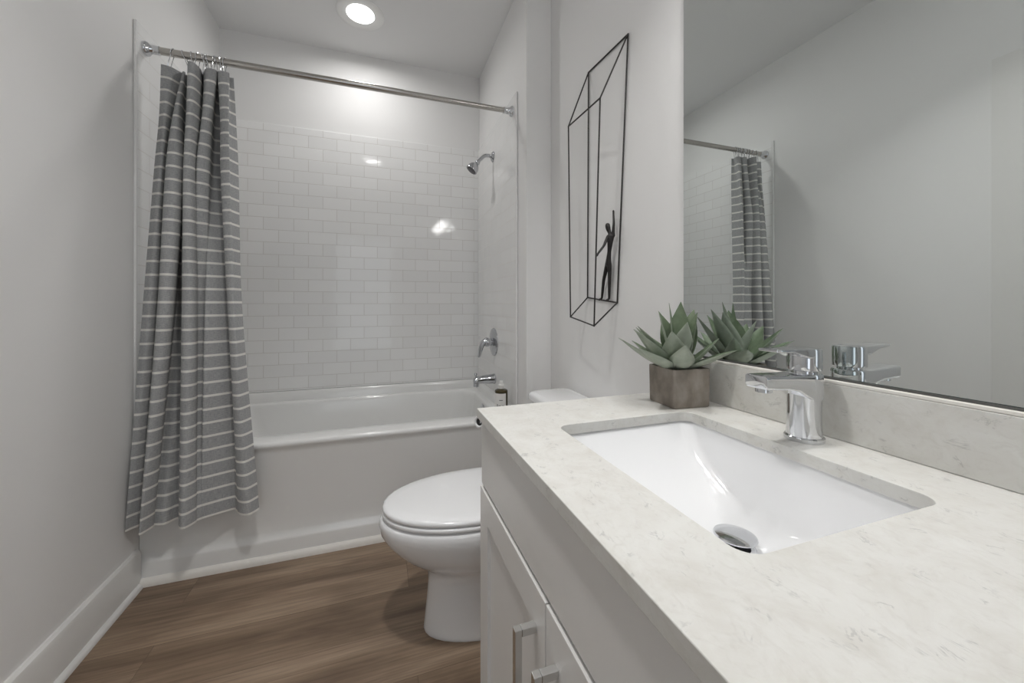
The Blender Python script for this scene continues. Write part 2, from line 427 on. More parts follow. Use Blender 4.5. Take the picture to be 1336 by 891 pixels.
def build_spout():
    y = 2.19; z = .622
    t = thing('tub_spout', 'chrome bathtub spout with diverter knob just above the tub rim', 'spout', (XT, y, z))
    bm = bmesh.new()
    rings = []
    for k, (dx, zc, rz, ry) in enumerate(((.0, z-.001, .030, .030), (.006, z-.001, .031, .031), (.012, z-.001, .029, .029), (.05, z-.001, .026, .026), (.085, z-.002, .023, .024), (.112, z-.004, .021, .023), (.126, z-.009, .019, .021), (.130, z-.010, .010, .012))):
        rings.append([Vector((XT-dx, y+ry*math.cos(2*PI*j/24), zc+rz*math.sin(2*PI*j/24))) for j in range(24)])
    loft(bm, rings, True, True, True)
    lathe(bm, [(.017, 0), (.0175, .018), (.0165, .030)], (XT-.113, y, z-.040), (0, 0, 1))
    obj('body', bm, M_SHOWER, t, angle=45)
    bm = bmesh.new(); lathe(bm, [(.005, 0), (.005, .010), (.009, .013), (.009, .021), (.006, .024)], (XT-.116, y, z+.014), (0, 0, 1), 16)
    obj('diverter_knob', bm, M_SHOWER, t)
build_spout()

# ------------------------------------------------------------------ curtain rod, hooks, curtain
YR, ZR = 1.865, 2.0555
def build_rod():
    t = thing('shower_curtain_rod', 'straight brushed nickel shower rod spanning the tub between the walls', 'curtain rod', ((XL+XR)/2, YR, ZR))
    bm = bmesh.new(); tube(bm, [(XL+TT+.006, YR, ZR), (.10, YR, ZR)], .0142, 24); tube(bm, [(.098, YR, ZR), (XR-TT-.006, YR, ZR)], .0128, 24)
    obj('tube', bm, M_ROD, t)
    for x, s in ((XL+TT, 1), (XR-TT, -1)):
        bm = bmesh.new(); lathe(bm, [(.026, 0), (.027, .004), (.025, .010), (.019, .016), (.0165, .020), (.0165, .046), (.0145, .048)], (x, YR, ZR), (s, 0, 0))
        obj('end_flange', bm, M_CHROME, t)
build_rod()
def build_hooks():
    places = ['leftmost, beside the rod end', 'second from the left end of the rod', 'third from the left end', 'fourth from the left end',
              'first of the tight cluster in the middle', 'second of the tight cluster in the middle', 'third of the tight cluster in the middle',
              'fourth from the right end of the bunch', 'third from the right end of the bunch', 'second from the right end of the bunch', 'rightmost of the bunch']
    xs = [(-.777, .22), (-.741, -.35), (-.716, -.1), (-.695, .15), (-.677, -.2), (-.669, .1), (-.660, -.15), (-.641, .1), (-.630, -.2), (-.618, -.1), (-.603, .2)]
    bm = bmesh.new(); R = .0165
    pts = [(0, R*math.cos(a), R*math.sin(a)) for a in [PI*(-.28+1.56*k/16) for k in range(17)]]
    pts = crom([(0, .006, -.068), (0, .010, -.056)], 2)+[(0, p[1], p[2]) for p in pts]+crom([(0, -.012, -.045), (0, -.007, -.066), (0, .001, -.074), (0, .007, -.068)], 4)
    tube(bm, pts, .0016, 8)
    first = obj('curtain_hook', bm, M_CHROME)
    for i, ((x, tl), pl) in enumerate(zip(xs, places)):
        o = first if i == 0 else first.copy()
        if i: COL.objects.link(o)
        o.location = (x, YR, ZR); o.rotation_euler = (0, tl, random.uniform(-.3, .3)*(.4 if i in (0, 1) else 1))
        tag(o, 'thin chrome wire curtain hook on the rod, '+pl, 'hook', 'curtain hooks on the shower rod')
build_hooks()
LV = {
 0.248: [(-0.868, 1.747), (-0.858, 1.763), (-0.843, 1.778), (-0.832, 1.792), (-0.812, 1.713), (-0.801, 1.721), (-0.791, 1.752), (-0.793, 1.767), (-0.76, 1.76), (-0.728, 1.789), (-0.698, 1.718), (-0.676, 1.705), (-0.657, 1.738), (-0.658, 1.747), (-0.657, 1.75), (-0.647, 1.758), (-0.639, 1.764), (-0.558, 1.798), (-0.539, 1.784), (-0.522, 1.755), (-0.499, 1.736), (-0.479, 1.737), (-0.459, 1.769)],
 1.07: [(-0.84, 1.8), (-0.813, 1.785), (-0.801, 1.81), (-0.806, 1.86), (-0.781, 1.765), (-0.752, 1.75), (-0.74, 1.785), (-0.769, 1.865), (-0.749, 1.87), (-0.73, 1.86), (-0.71, 1.77), (-0.682, 1.75), (-0.67, 1.775), (-0.685, 1.84), (-0.681, 1.81), (-0.653, 1.815), (-0.64, 1.79), (-0.584, 1.83), (-0.575, 1.85), (-0.567, 1.775), (-0.543, 1.755), (-0.539, 1.775), (-0.533, 1.82)],
 1.6: [(-0.819, 1.83), (-0.791, 1.81), (-0.788, 1.84), (-0.788, 1.88), (-0.771, 1.8), (-0.741, 1.785), (-0.724, 1.81), (-0.733, 1.85), (-0.734, 1.87), (-0.721, 1.85), (-0.711, 1.785), (-0.689, 1.78), (-0.682, 1.815), (-0.693, 1.875), (-0.675, 1.8), (-0.645, 1.82), (-0.653, 1.88), (-0.627, 1.89), (-0.615, 1.9), (-0.601, 1.81), (-0.566, 1.785), (-0.567, 1.8), (-0.552, 1.845)],
 1.8: [(-0.809, 1.84), (-0.784, 1.825), (-0.777, 1.86), (-0.77, 1.885), (-0.762, 1.83), (-0.746, 1.82), (-0.74, 1.84), (-0.748, 1.88), (-0.744, 1.89), (-0.726, 1.87), (-0.706, 1.795), (-0.684, 1.785), (-0.677, 1.825), (-0.685, 1.89), (-0.664, 1.815), (-0.638, 1.825), (-0.649, 1.89), (-0.628, 1.9), (-0.619, 1.905), (-0.605, 1.82), (-0.573, 1.8), (-0.58, 1.83), (-0.564, 1.86)],
 1.9975: [(-0.809, 1.85), (-0.782, 1.86), (-0.762, 1.89), (-0.756, 1.9), (-0.754, 1.885), (-0.748, 1.88), (-0.746, 1.885), (-0.751, 1.9), (-0.75, 1.905), (-0.734, 1.89), (-0.703, 1.8), (-0.684, 1.8), (-0.678, 1.84), (-0.686, 1.885), (-0.654, 1.825), (-0.622, 1.83), (-0.637, 1.88), (-0.636, 1.9), (-0.635, 1.89), (-0.618, 1.835), (-0.582, 1.83), (-0.59, 1.866), (-0.575, 1.868)]}
def build_curtain():
    zs = sorted(LV); NZ = 90; NS = 7
    def at(z):
        for i in range(len(zs)-1):
            if z <= zs[i+1]+1e-9: break
        z0, z1 = zs[i], zs[i+1]; t = (z-z0)/(z1-z0)
        def slope(j, k, c):
            a, b = max(j-1, 0), min(j+1, len(zs)-1); return (LV[zs[b]][k][c]-LV[zs[a]][k][c])/(zs[b]-zs[a])
        out = []
        h = z1-z0
        for k in range(len(LV[z0])):
            q = []
            for c in (0, 1):
                p0, p1 = LV[z0][k][c], LV[z1][k][c]; m0, m1 = slope(i, k, c)*h, slope(i+1, k, c)*h
                t2, t3 = t*t, t**3
                q.append((2*t3-3*t2+1)*p0+(t3-2*t2+t)*m0+(-2*t3+3*t2)*p1+(t3-t2)*m1)
            out.append(tuple(q))
        return crom(out, NS)
    bm = bmesh.new(); uvl = bm.loops.layers.uv.new('UVMap'); rows = []; P = []
    for r in range(NZ+1):
        z = zs[0]+(zs[-1]-zs[0])*r/NZ; pr = at(z); row = []
        for i, (x, y) in enumerate(pr):
            ym = 1.816 if z < .52 else 1.816+.09*min(1, (z-.52)/.3)
            row.append(bm.verts.new((max(x, XL+.0015), min(y, ym), z)))
        rows.append(row)
    acc = [0]
    pr = at(1.07)
    for a, b in zip(pr, pr[1:]): acc.append(acc[-1]+math.hypot(b[0]-a[0], b[1]-a[1])*1.6)
    for r in range(NZ):
        for i in range(len(rows[0])-1):
            f = bm.faces.new((rows[r][i], rows[r][i+1], rows[r+1][i+1], rows[r+1][i]))
            for l, (ii, rr) in zip(f.loops, ((i, r), (i+1, r), (i+1, r+1), (i, r+1))):
                l[uvl].uv = (acc[ii], rr/NZ*1.75)
    o = obj('shower_curtain', bm, M_CURTAIN, angle=180, origin=(-.66, 1.78, .248))
    s = o.modifiers.new('thickness', 'SOLIDIFY'); s.thickness = .0012
    tag(o, 'grey shower curtain with thin cream stripes hanging bunched at the left of the tub', 'shower curtain')
build_curtain()

# ------------------------------------------------------------------ toilet
def egg(xf, xb, hw, z, yc=1.285, n=40, sq=2.3):
    """outline elongated to the front (-x): the widest place lies 45% back"""
    out = []; xm = xf+(xb-xf)*.56
    for i in range(n):
        a = 2*PI*i/n; c, s = math.cos(a), math.sin(a)
        if c >= 0: x = xm+(xb-xm)*abs(c)**(2/2.9); y = hw*(1 if s >= 0 else -1)*abs(s)**(2/2.9)
        else: x = xm-(xm-xf)*abs(c)**(2/2.05); y = hw*(1 if s >= 0 else -1)*abs(s)**(2/2.05)
        out.append(Vector((x, yc+y, z)))
    return out
def build_toilet():
    YC = 1.285
    t = thing('toilet', 'white two-piece toilet with closed lid between tub and vanity', 'toilet', (.35, YC, 0))
    bm = bmesh.new()
    prof = [(0, .134, .66, .117), (.004, .1325, .66, .1185), (.012, .1335, .66, .117), (.05, .1375, .66, .111), (.10, .143, .655, .105), (.16, .148, .64, .103), (.195, .146, .63, .108),
            (.215, .130, .62, .120), (.235, .100, .61, .138), (.26, .066, .60, .155), (.29, .036, .60, .170), (.32, .012, .60, .182), (.345, -.002, .60, .188), (.365, -.006, .60, .1905),
            (.380, -.005, .60, .190), (.387, -.001, .598, .187), (.3895, .006, .595, .181), (.390, .02, .59, .17)]
    loft(bm, [egg(a, b, w, z) for z, a, b, w in prof], True, True, True)
    obj('bowl', bm, M_PORC, t, angle=50)
    bm = bmesh.new()
    loft(bm, [egg(a, .545, w, z) for z, a, w in ((.3925, .012, .174), (.394, .0045, .182), (.396, .003, .184), (.404, .003, .184), (.4065, .005, .182), (.408, .012, .175))], True, True, True)
    obj('seat', bm, M_PORC, t, angle=50)
    bm = bmesh.new()
    loft(bm, [egg(a, b, w, z) for z, a, b, w in ((.4105, .012, .545, .175), (.4115, .0055, .55, .1815), (.4135, .004, .55, .183), (.4205, .004, .55, .183), (.4245, .007, .548, .180), (.4268, .014, .542, .173), (.4290, .05, .51, .14), (.4300, .12, .45, .08))], True, True, True)
    obj('lid', bm, M_PORC, t, angle=50)
    for s in (-.075, .075):
        bm = bmesh.new(); lathe(bm, [(.010, -.024), (.012, -.018), (.012, .018), (.010, .024)], (.556, YC+s, .410), (0, 1, 0), 16)
        obj('hinge', bm, M_PORC, t)
    bm = bmesh.new()
    loft(bm, [rrect(.680, YC, hx, hy, .035, z) for z, hx, hy in ((.392, .080, .175), (.41, .084, .185), (.55, .088, .200), (.672, .090, .206))], True, True, True)
    obj('tank', bm, M_PORC, t, angle=50)
    bm = bmesh.new()
    loft(bm, [rrect(.6745, YC, hx, hy, .038, z) for z, hx, hy in ((.673, .094, .212), (.675, .099, .217), (.690, .100, .218), (.698, .097, .215), (.703, .090, .207), (.705, .078, .195))], True, True, True)
    obj('tank_lid', bm, M_PORC, t, angle=50)
    bm = bmesh.new(); lathe(bm, [(.013, 0), (.013, .006), (.008, .010), (.007, .018)], (.590, 1.44, .640), (-1, 0, 0), 16)
    tube(bm, [(.574, 1.44, .640), (.573, 1.42, .638), (.574, 1.37, .632)], [.006, .0065, .007], 10)
    o = obj('flush_lever', bm, M_CHROME, t); o['label'] = 'chrome flush lever'
build_toilet()

# ------------------------------------------------------------------ vanity
VY0, VY1 = .104, .858
def shaker(y0, y1, z0, z1, xf, xb, st=.062, dep=.007):
    bm = bmesh.new()
    o = [(y0, z0), (y1, z0), (y1, z1), (y0, z1)]; i = [(y0+st, z0+st), (y1-st, z0+st), (y1-st, z1-st), (y0+st, z1-st)]
    loft(bm, [[(xb, y, z) for y, z in o], [(xf, y, z) for y, z in o], [(xf, y, z) for y, z in i], [(xf+dep, y, z) for y, z in i]], True, True, True)
    return bm
def build_vanity():
    t = thing('vanity_cabinet', 'white shaker vanity cabinet with two doors under the stone counter', 'cabinet', (.5, .48, 0))
    bm = bmesh.new(); xb = .2365
    box(bm, xb, XM-.002, VY1-.018, VY1, 0, .804); box(bm, xb, XM-.002, VY0, VY0+.018, 0, .804)
    box(bm, xb, XM-.002, VY0+.018, VY1-.018, .10, .118); box(bm, XM-.014, XM-.002, VY0+.018, VY1-.018, .118, .804)
    box(bm, xb+.06, xb+.075, VY0+.018, VY1-.018, 0, .10); box(bm, xb, xb+.018, VY0+.018, VY1-.018, .63, .672)
    obj('carcass', bm, M_CAB, t)
    obj('false_drawer_front', bx(.2195, .2360, VY0, VY1, .6555, .7985), M_CAB, t, bevel=.0012)
    ym = .4895
    for a, b, hy in ((ym+.0012, VY1, .5255), (VY0, ym-.0012, .4525)):
        d = obj('door', shaker(a, b, .108, .6485, .2165, .2360), M_CAB, t, bevel=.0011)
        bm = bmesh.new(); z1, z0 = .594, .455; w = .0055
        xo = .2165-.034
        box(bm, xo, xo+.011, hy-w, hy+w, z0, z1); box(bm, xo+.011, .2165, hy-w, hy+w, z1-.011, z1); box(bm, xo+.011, .2165, hy-w, hy+w, z0, z0+.011)
        h = obj('handle', bm, M_NICKEL, d, bevel=.0008); h['label'] = 'square brushed nickel bar handle'
build_vanity()
SX0, SX1, SY0, SY1 = .3295, .6506, .2715, .6878
SCX, SCY = (SX0+SX1)/2, (SY0+SY1)/2
def build_counter():
    bm = bmesh.new()
    out = [(.2094, .090), (XM-.001, .090), (XM-.001, .8640), (.2094, .8640)]
    hole = [(v.x, v.y) for v in rrect(SCX, SCY, (SX1-SX0)/2, (SY1-SY0)/2, .024, 0)]
    def loop(pts, z):
        v = [bm.verts.new((x, y, z)) for x, y in pts]; return v, [bm.edges.new((v[i], v[(i+1) % len(v)])) for i in range(len(v))]
    vo, eo = loop(out, ZT); vh, eh = loop(hole, ZT)
    bmesh.ops.triangle_fill(bm, use_beauty=True, use_dissolve=False, edges=eo+eh)
    r = bmesh.ops.extrude_face_region(bm, geom=bm.faces[:])
    for v in r['geom']:
        if isinstance(v, bmesh.types.BMVert): v.co.z = ZT-.0205
    o = obj('countertop', bm, M_QUARTZ, bevel=.0012, origin=(.5, .48, ZT))
    tag(o, 'off-white quartz countertop with faint grey flecks and a rectangular sink cutout', 'countertop')
    o = obj('backsplash', bx(.7666, XM-.001, .090, .8640, ZT+.0005, .9222), M_QUARTZ, bevel=.0012, origin=(.77, .48, ZT))
    tag(o, 'low quartz backsplash strip standing on the counter below the mirror', 'backsplash')
    b = obj('caulk_bead', bx(.7672, XM-.001, .091, .8630, .9225, .9288), M_CAULK, o, bevel=.0015); b['label'] = 'white caulk line along the top'
build_counter()
DX, DY = .546, .473
def build_sink():
    t = thing('sink', 'white rectangular undermount sink set under the quartz counter', 'sink', (SCX, SCY, .66))
    bm = bmesh.new()
    hx, hy = (SX1-SX0)/2, (SY1-SY0)/2
    spec = [(.8040, hx+.022, hy+.022, .04, 0), (.8040, hx+.004, hy+.004, .026, 0), (.799, hx+.002, hy+.001, .026, 0), (.780, hx-.003, hy-.014, .026, 0), (.755, hx-.008, hy-.036, .027, .03), (.730, hx-.015, hy-.064, .03, .10),
            (.708, hx-.026, hy-.098, .034, .22), (.692, hx-.042, hy-.130, .04, .38), (.682, hx-.064, hy-.152, .045, .55), (.6755, hx-.090, hy-.166, .038, .78), (.6725, hx-.115, hy-.172, .034, .92), (.671, .0275, .0275, .0274, 1.0), (.6695, .0245, .0245, .0244, 1)]
    loft(bm, [rrect(SCX+(DX-SCX)*k, SCY+(DY-SCY)*k, a, b, r, z, 10) for z, a, b, r, k in spec], True, False, False)
    for f in bm.faces: f.normal_update()
    o = obj('basin', bm, M_PORC, t, angle=60)
    s = o.modifiers.new('thickness', 'SOLIDIFY'); s.thickness = .006; s.offset = -1
    d = thing('drain', '', '', (DX, DY, .668)); del d['label']; del d['category']
    d.parent = t; d.location = Vector((DX, DY, .668))-OFF[t.name]
    bm = bmesh.new(); c = (DX, DY, .6685)
    lathe(bm, [(.0235, -.012), (.0242, .0005), (.0305, .0035), (.0290, .0048), (.0225, .0030), (.0205, -.012)], c, (0, 0, 1), 36, False, False)
    obj('drain_ring', bm, M_CHROME, d)
    bm = bmesh.new(); lathe(bm, [(.021, -.014), (.021, -.012), (.004, -.0119)], c, (0, 0, 1), 24)
    lathe(bm, [(.005, -.012), (.005, .014)], c, (0, 0, 1), 12); obj('drain_throat', bm, M_DARK, d)
    bm = bmesh.new(); lathe(bm, [(.008, .010), (.024, .012), (.0315, .0175), (.0325, .0200), (.0310, .0222), (.022, .0245), (.006, .0258)], c, (.04, .03, 1), 36)
    o = obj('drain_stopper', bm, M_CHROME, d); o['label'] = 'raised chrome pop-up stopper'
build_sink()

def build_faucet():
    cx, cy = .714, .478
    t = thing('faucet', 'chrome single-lever faucet standing behind the sink', 'faucet', (cx, cy, ZT))
    bm = bmesh.new(); lathe(bm, [(.0298, .0002), (.0302, .002), (.0302, .0065), (.0285, .0085)], (cx, cy, ZT), (0, 0, 1), 40)
    obj('base_ring', bm, M_CHROME, t)
    bm = bmesh.new()
    # tapered body that flows forward into a flat spout
    rings = []
    for z, r in ((.0085, .0272), (.03, .0258), (.055, .0252), (.078, .0256), (.094, .0262), (.108, .0268), (.1165, .0268), (.1195, .0250)):
        rings.append([Vector((cx+r*math.cos(2*PI*j/40), cy+r*math.sin(2*PI*j/40), ZT+z)) for j in range(40)])
    loft(bm, rings, True, True, True)
    obj('body', bm, M_CHROME, t, angle=50)
    bm = bmesh.new(); rings = []
    #    x, half width, top z, bottom z
    for x, w, zt, zb in ((cx+.012, .0250, .1190, .072), (cx-.010, .0248, .1190, .074), (cx-.026, .0235, .1188, .082), (cx-.040, .0222, .1188, .0905), (cx-.064, .0212, .1192, .0955), (cx-.094, .0205, .1205, .0972), (cx-.1135, .0202, .1212, .0985), (cx-.1158, .0198, .1210, .1000), (cx-.1165, .0188, .1202, .1015)):
        h = (zt-zb)/2; zc = ZT+(zt+zb)/2; r = min(.0045, h*.8)
        rings.append([Vector((x, cy+p.x, zc+p.y)) for p in rrect(0, 0, w, h, r, 0, 5)])
    loft(bm, rings, True, True, True)
    s = obj('spout', bm, M_CHROME, t, angle=40)
    bm = bmesh.new(); lathe(bm, [(.0125, 0), (.0125, .008), (.0115, .0095)], (cx-.098, cy, ZT+.0915), (0, 0, 1), 28)
    a = obj('aerator', bm, M_CHROME, s)
    bm = bmesh.new(); lathe(bm, [(.0190, .119), (.0190, .1225), (.0252, .1245), (.0258, .130), (.0258, .1600), (.0248, .1625), (.008, .1628)], (cx, cy, ZT), (0, 0, 1), 40)
    hd = obj('handle', bm, M_CHROME, t)
    bm = bmesh.new(); rings = []
    for x, w, zt, zb in ((cx-.004, .0242, .1630, .1480), (cx-.020, .0240, .1632, .1470), (cx-.030, .0232, .1634, .1505), (cx-.052, .0215, .1638, .1570), (cx-.078, .0195, .1642, .1588), (cx-.0875, .0180, .1642, .1595), (cx-.0892, .0165, .1638, .1605)):
        h = (zt-zb)/2; zc = ZT+(zt+zb)/2
        rings.append([Vector((x, cy+p.x, zc+p.y)) for p in rrect(0, 0, w, h, min(.0025, h*.8), 0, 4)])
    loft(bm, rings, True, True, True)
    obj('lever', bm, M_CHROME, hd, angle=40)
build_faucet()

# ------------------------------------------------------------------ mirror
def build_mirror():
    t = thing('wall_mirror', 'large frameless wall mirror resting on the backsplash above the vanity', 'mirror', (.777, .46, .930))
    y0, y1, z0, z1, xf = .10, .832, .9325, 2.02, .7752
    obj('mirror_backing', bx(xf+.0012, XM-.0005, y0, y1, z0, z1), M_GLASSEDGE, t)
    obj('mirror_glass', bx(xf, xf+.0011, y0+.0012, y1-.0012, z0+.0012, z1-.0012), M_MIRROR, t)
    bm = bmesh.new(); box(bm, xf-.003, XM-.0005, y0, y1, .9292, .9324)
    o = obj('bottom_channel', bm, mat('dark_channel', (.10, .10, .095), .5), t); o['label'] = 'thin dark channel under the glass'
build_mirror()

# ------------------------------------------------------------------ wire wall sculpture
def build_art():
    t = thing('wall_sculpture', 'tall black wire frame wall sculpture with a climbing figure inside', 'wall art', (.777, 1.22, 1.0))
    A = dict(apex=(.7765, 1.079, 1.962), back=(.7765, 1.335, 1.981), left=(.688, 1.335, 1.754), front=(.670, 1.079, 1.731),
             br=(.7765, 1.141, 1.070), bb=(.7765, 1.343, 1.091), bl=(.701, 1.343, 1.015), bf=(.685, 1.141, .991))
    bm = bmesh.new()
    for a, b in (('apex', 'back'), ('back', 'left'), ('apex', 'front'), ('front', 'left'), ('left', 'bl'), ('back', 'bb'), ('front', 'bf'), ('apex', 'br'), ('bl', 'bf'), ('bf', 'br'), ('br', 'bb'), ('bb', 'bl')):
        tube(bm, [A[a], A[b]], .0027, 8)
    for p in A.values(): bmesh.ops.create_icosphere(bm, subdivisions=1, radius=.0034, matrix=Matrix.Translation(p))
    obj('frame', bm, M_BLACK, t)
    J = {'hip': ((.760, 1.170, 1.216), .0098), 'waist': ((.756, 1.158, 1.250), .0072), 'chest': ((.751, 1.143, 1.294), .0118), 'neck': ((.748, 1.144, 1.312), .0055), 'head0': ((.746, 1.148, 1.322), .0088), 'head1': ((.744, 1.151, 1.338), .0098), 'head2': ((.744, 1.151, 1.347), .006),
         'hL': ((.761, 1.180, 1.205), .0082), 'kL': ((.764, 1.207, 1.150), .0062), 'aL': ((.770, 1.228, 1.086), .0046), 'tL': ((.758, 1.234, 1.079), .004),
         'hR': ((.761, 1.164, 1.204), .0082), 'kR': ((.766, 1.172, 1.150), .0062), 'aR': ((.772, 1.184, 1.083), .0046), 'tR': ((.760, 1.190, 1.076), .004),
         'sU': ((.757, 1.137, 1.302), .0062), 'eU': ((.759, 1.135, 1.344), .0046), 'wU': ((.763, 1.143, 1.378), .0036), 'hU': ((.764, 1.145, 1.392), .0040),
         'sF': ((.740, 1.143, 1.298), .0062), 'eF': ((.720, 1.136, 1.264), .0046), 'wF': ((.694, 1.131, 1.236), .0038), 'hF': ((.686, 1.128, 1.226), .0042)}
    E = [('hip', 'waist'), ('waist', 'chest'), ('chest', 'neck'), ('neck', 'head0'), ('head0', 'head1'), ('head1', 'head2'), ('hip', 'hL'), ('hL', 'kL'), ('kL', 'aL'), ('aL', 'tL'), ('hip', 'hR'), ('hR', 'kR'), ('kR', 'aR'), ('aR', 'tR'),
         ('chest', 'sU'), ('sU', 'eU'), ('eU', 'wU'), ('wU', 'hU'), ('chest', 'sF'), ('sF', 'eF'), ('eF', 'wF'), ('wF', 'hF')]
    K = list(J); base = OFF[t.name]
    me = bpy.data.meshes.new('figure'); me.from_pydata([Vector(J[k][0])-base for k in K], [(K.index(a), K.index(b)) for a, b in E], [])
    me.materials.append(M_BRONZE)
    o = bpy.data.objects.new('figure', me); COL.objects.link(o); o.parent = t
    sk = o.modifiers.new('skin', 'SKIN'); sk.use_smooth_shade = True
    if not me.skin_vertices: me.attributes.new('skin', 'FLOAT', 'POINT')
    for i, k in enumerate(K):
        s = me.skin_vertices[0].data[i]; s.radius = (J[k][1], J[k][1]); s.use_root = (k == 'hip')
    o.modifiers.new('sub', 'SUBSURF').levels = 2; o.modifiers['sub'].render_levels = 2
    o['label'] = 'slender dark figure reaching up'
try:
    build_art()
except Exception as ex:
    print('ART', ex); raise

# ------------------------------------------------------------------ potted succulent
def build_plant():
    c = Vector((.684, .750, ZT))
    t = thing('potted_succulent', 'grey-green agave succulent in square brown concrete pot at the counter end', 'potted plant', c)
    bm = bmesh.new(); rot = Matrix.Translation(c) @ Matrix.Rotation(math.radians(-5), 4, 'Z')
    rings = [rrect(0, 0, h, h, r, z, 6) for h, r, z in ((.0478, .006, .0006), (.0490, .007, .003), (.0505, .008, .087), (.0500, .008, .0895), (.0445, .006, .0895), (.0438, .006, .087), (.0430, .006, .070))]
    loft(bm, rings, True, True, True); bm.transform(rot)
    obj('pot', bm, M_POT, t, angle=40)
    bm = bmesh.new()
    loft(bm, [rrect(0, 0, h, h, .008, z, 6) for h, z in ((.0425, .071), (.0425, .078), (.03, .082), (.01, .084))], True, True, True); bm.transform(rot)
    obj('soil', bm, M_SOIL, t)
    #        tip (world)             width  base lift   sag (how far the middle bows below(+)/above(-) the chord)
    LE = [((.548, .800, .983), .040, .016, .012), ((.540, .712, .968), .042, .012, .008), ((.566, .765, 1.006), .056, .018, .016), ((.618, .826, 1.006), .044, .020, .010), ((.596, .790, 1.012), .044, .020, .006),
          ((.660, .792, 1.048), .058, .024, .004), ((.672, .768, 1.068), .016, .028, .002), ((.708, .768, 1.071), .048, .026, .004), ((.748, .766, 1.052), .056, .022, .008), ((.762, .800, 1.034), .046, .020, .010), ((.735, .742, 1.045), .050, .024, .010),
          ((.604, .682, 1.006), .052, .022, .016), ((.612, .650, .978), .046, .012, .012), ((.752, .694, .985), .040, .016, .010), ((.760, .652, .962), .044, .012, .004),
          ((.680, .868, .985), .046, .016, .012), ((.744, .846, .992), .044, .014, .012), ((.700, .825, 1.035), .048, .022, .006), ((.668, .704, 1.024), .046, .026, .006), ((.620, .845, .970), .038, .012, .010), ((.750, .815, .970), .040, .010, .006)]
    for tip, w, lift, sag in LE:
        tip = Vector(tip); cb = c+Vector((0, 0, .080+lift*.5)); d = tip-cb; dh = Vector((d.x, d.y, 0))
        p0 = cb+dh.normalized()*.006-Vector((0, 0, .010)); n = 14; L = d.length
        side = Vector((-dh.y, dh.x, 0)).normalized()
        bm = bmesh.new(); uvl = bm.loops.layers.uv.new('UVMap'); top = []; bot = []
        for i in range(n+1):
            k = i/n
            p = p0.lerp(tip, k)-Vector((0, 0, sag*math.sin(PI*min(1, k*1.05))*.9)) if k < 1 else tip.copy()
            k2 = min(k+.02, 1); q = p0.lerp(tip, k2)-Vector((0, 0, sag*math.sin(PI*min(1, k2*1.05))*.9))
            tg = (q-p) if k < 1 else d; tg.normalize(); up = side.cross(tg); up = -up if up.z < 0 else up
            wd = w*.66*(.26+.74*math.sin(PI*min(1, .03+k*.88)))*(1-k**3.2)**.8 if k < 1 else .0006
            wd = max(wd, .0006); th = .0042*(1-k)**.7+.0006; cup = wd*.42
            rt, rb = [], []
            for j in range(7):
                s = (j-3)/3
                base = p+side*wd*s+up*cup*(s*s)
                rt.append(bm.verts.new(base+up*th*.5*(1-s*s)))
                rb.append(bm.verts.new(base-up*th*.5*(1-s*s)-up*.0003))
            top.append(rt); bot.append(rb)
        def face(vs, u):
            f = bm.faces.new(vs)
            for l in f.loops: l[uvl].uv = (u, .5)
        for i in range(n):
            for j in range(6):
                face((top[i][j], top[i][j+1], top[i+1][j+1], top[i+1][j]), .1)
                face((bot[i][j], bot[i+1][j], bot[i+1][j+1], bot[i][j+1]), .9)
            face((top[i][0], top[i+1][0], bot[i+1][0], bot[i][0]), .9); face((top[i][6], bot[i][6], bot[i+1][6], top[i+1][6]), .9)
        obj('leaf', bm, M_LEAF, t, angle=80)
build_plant()

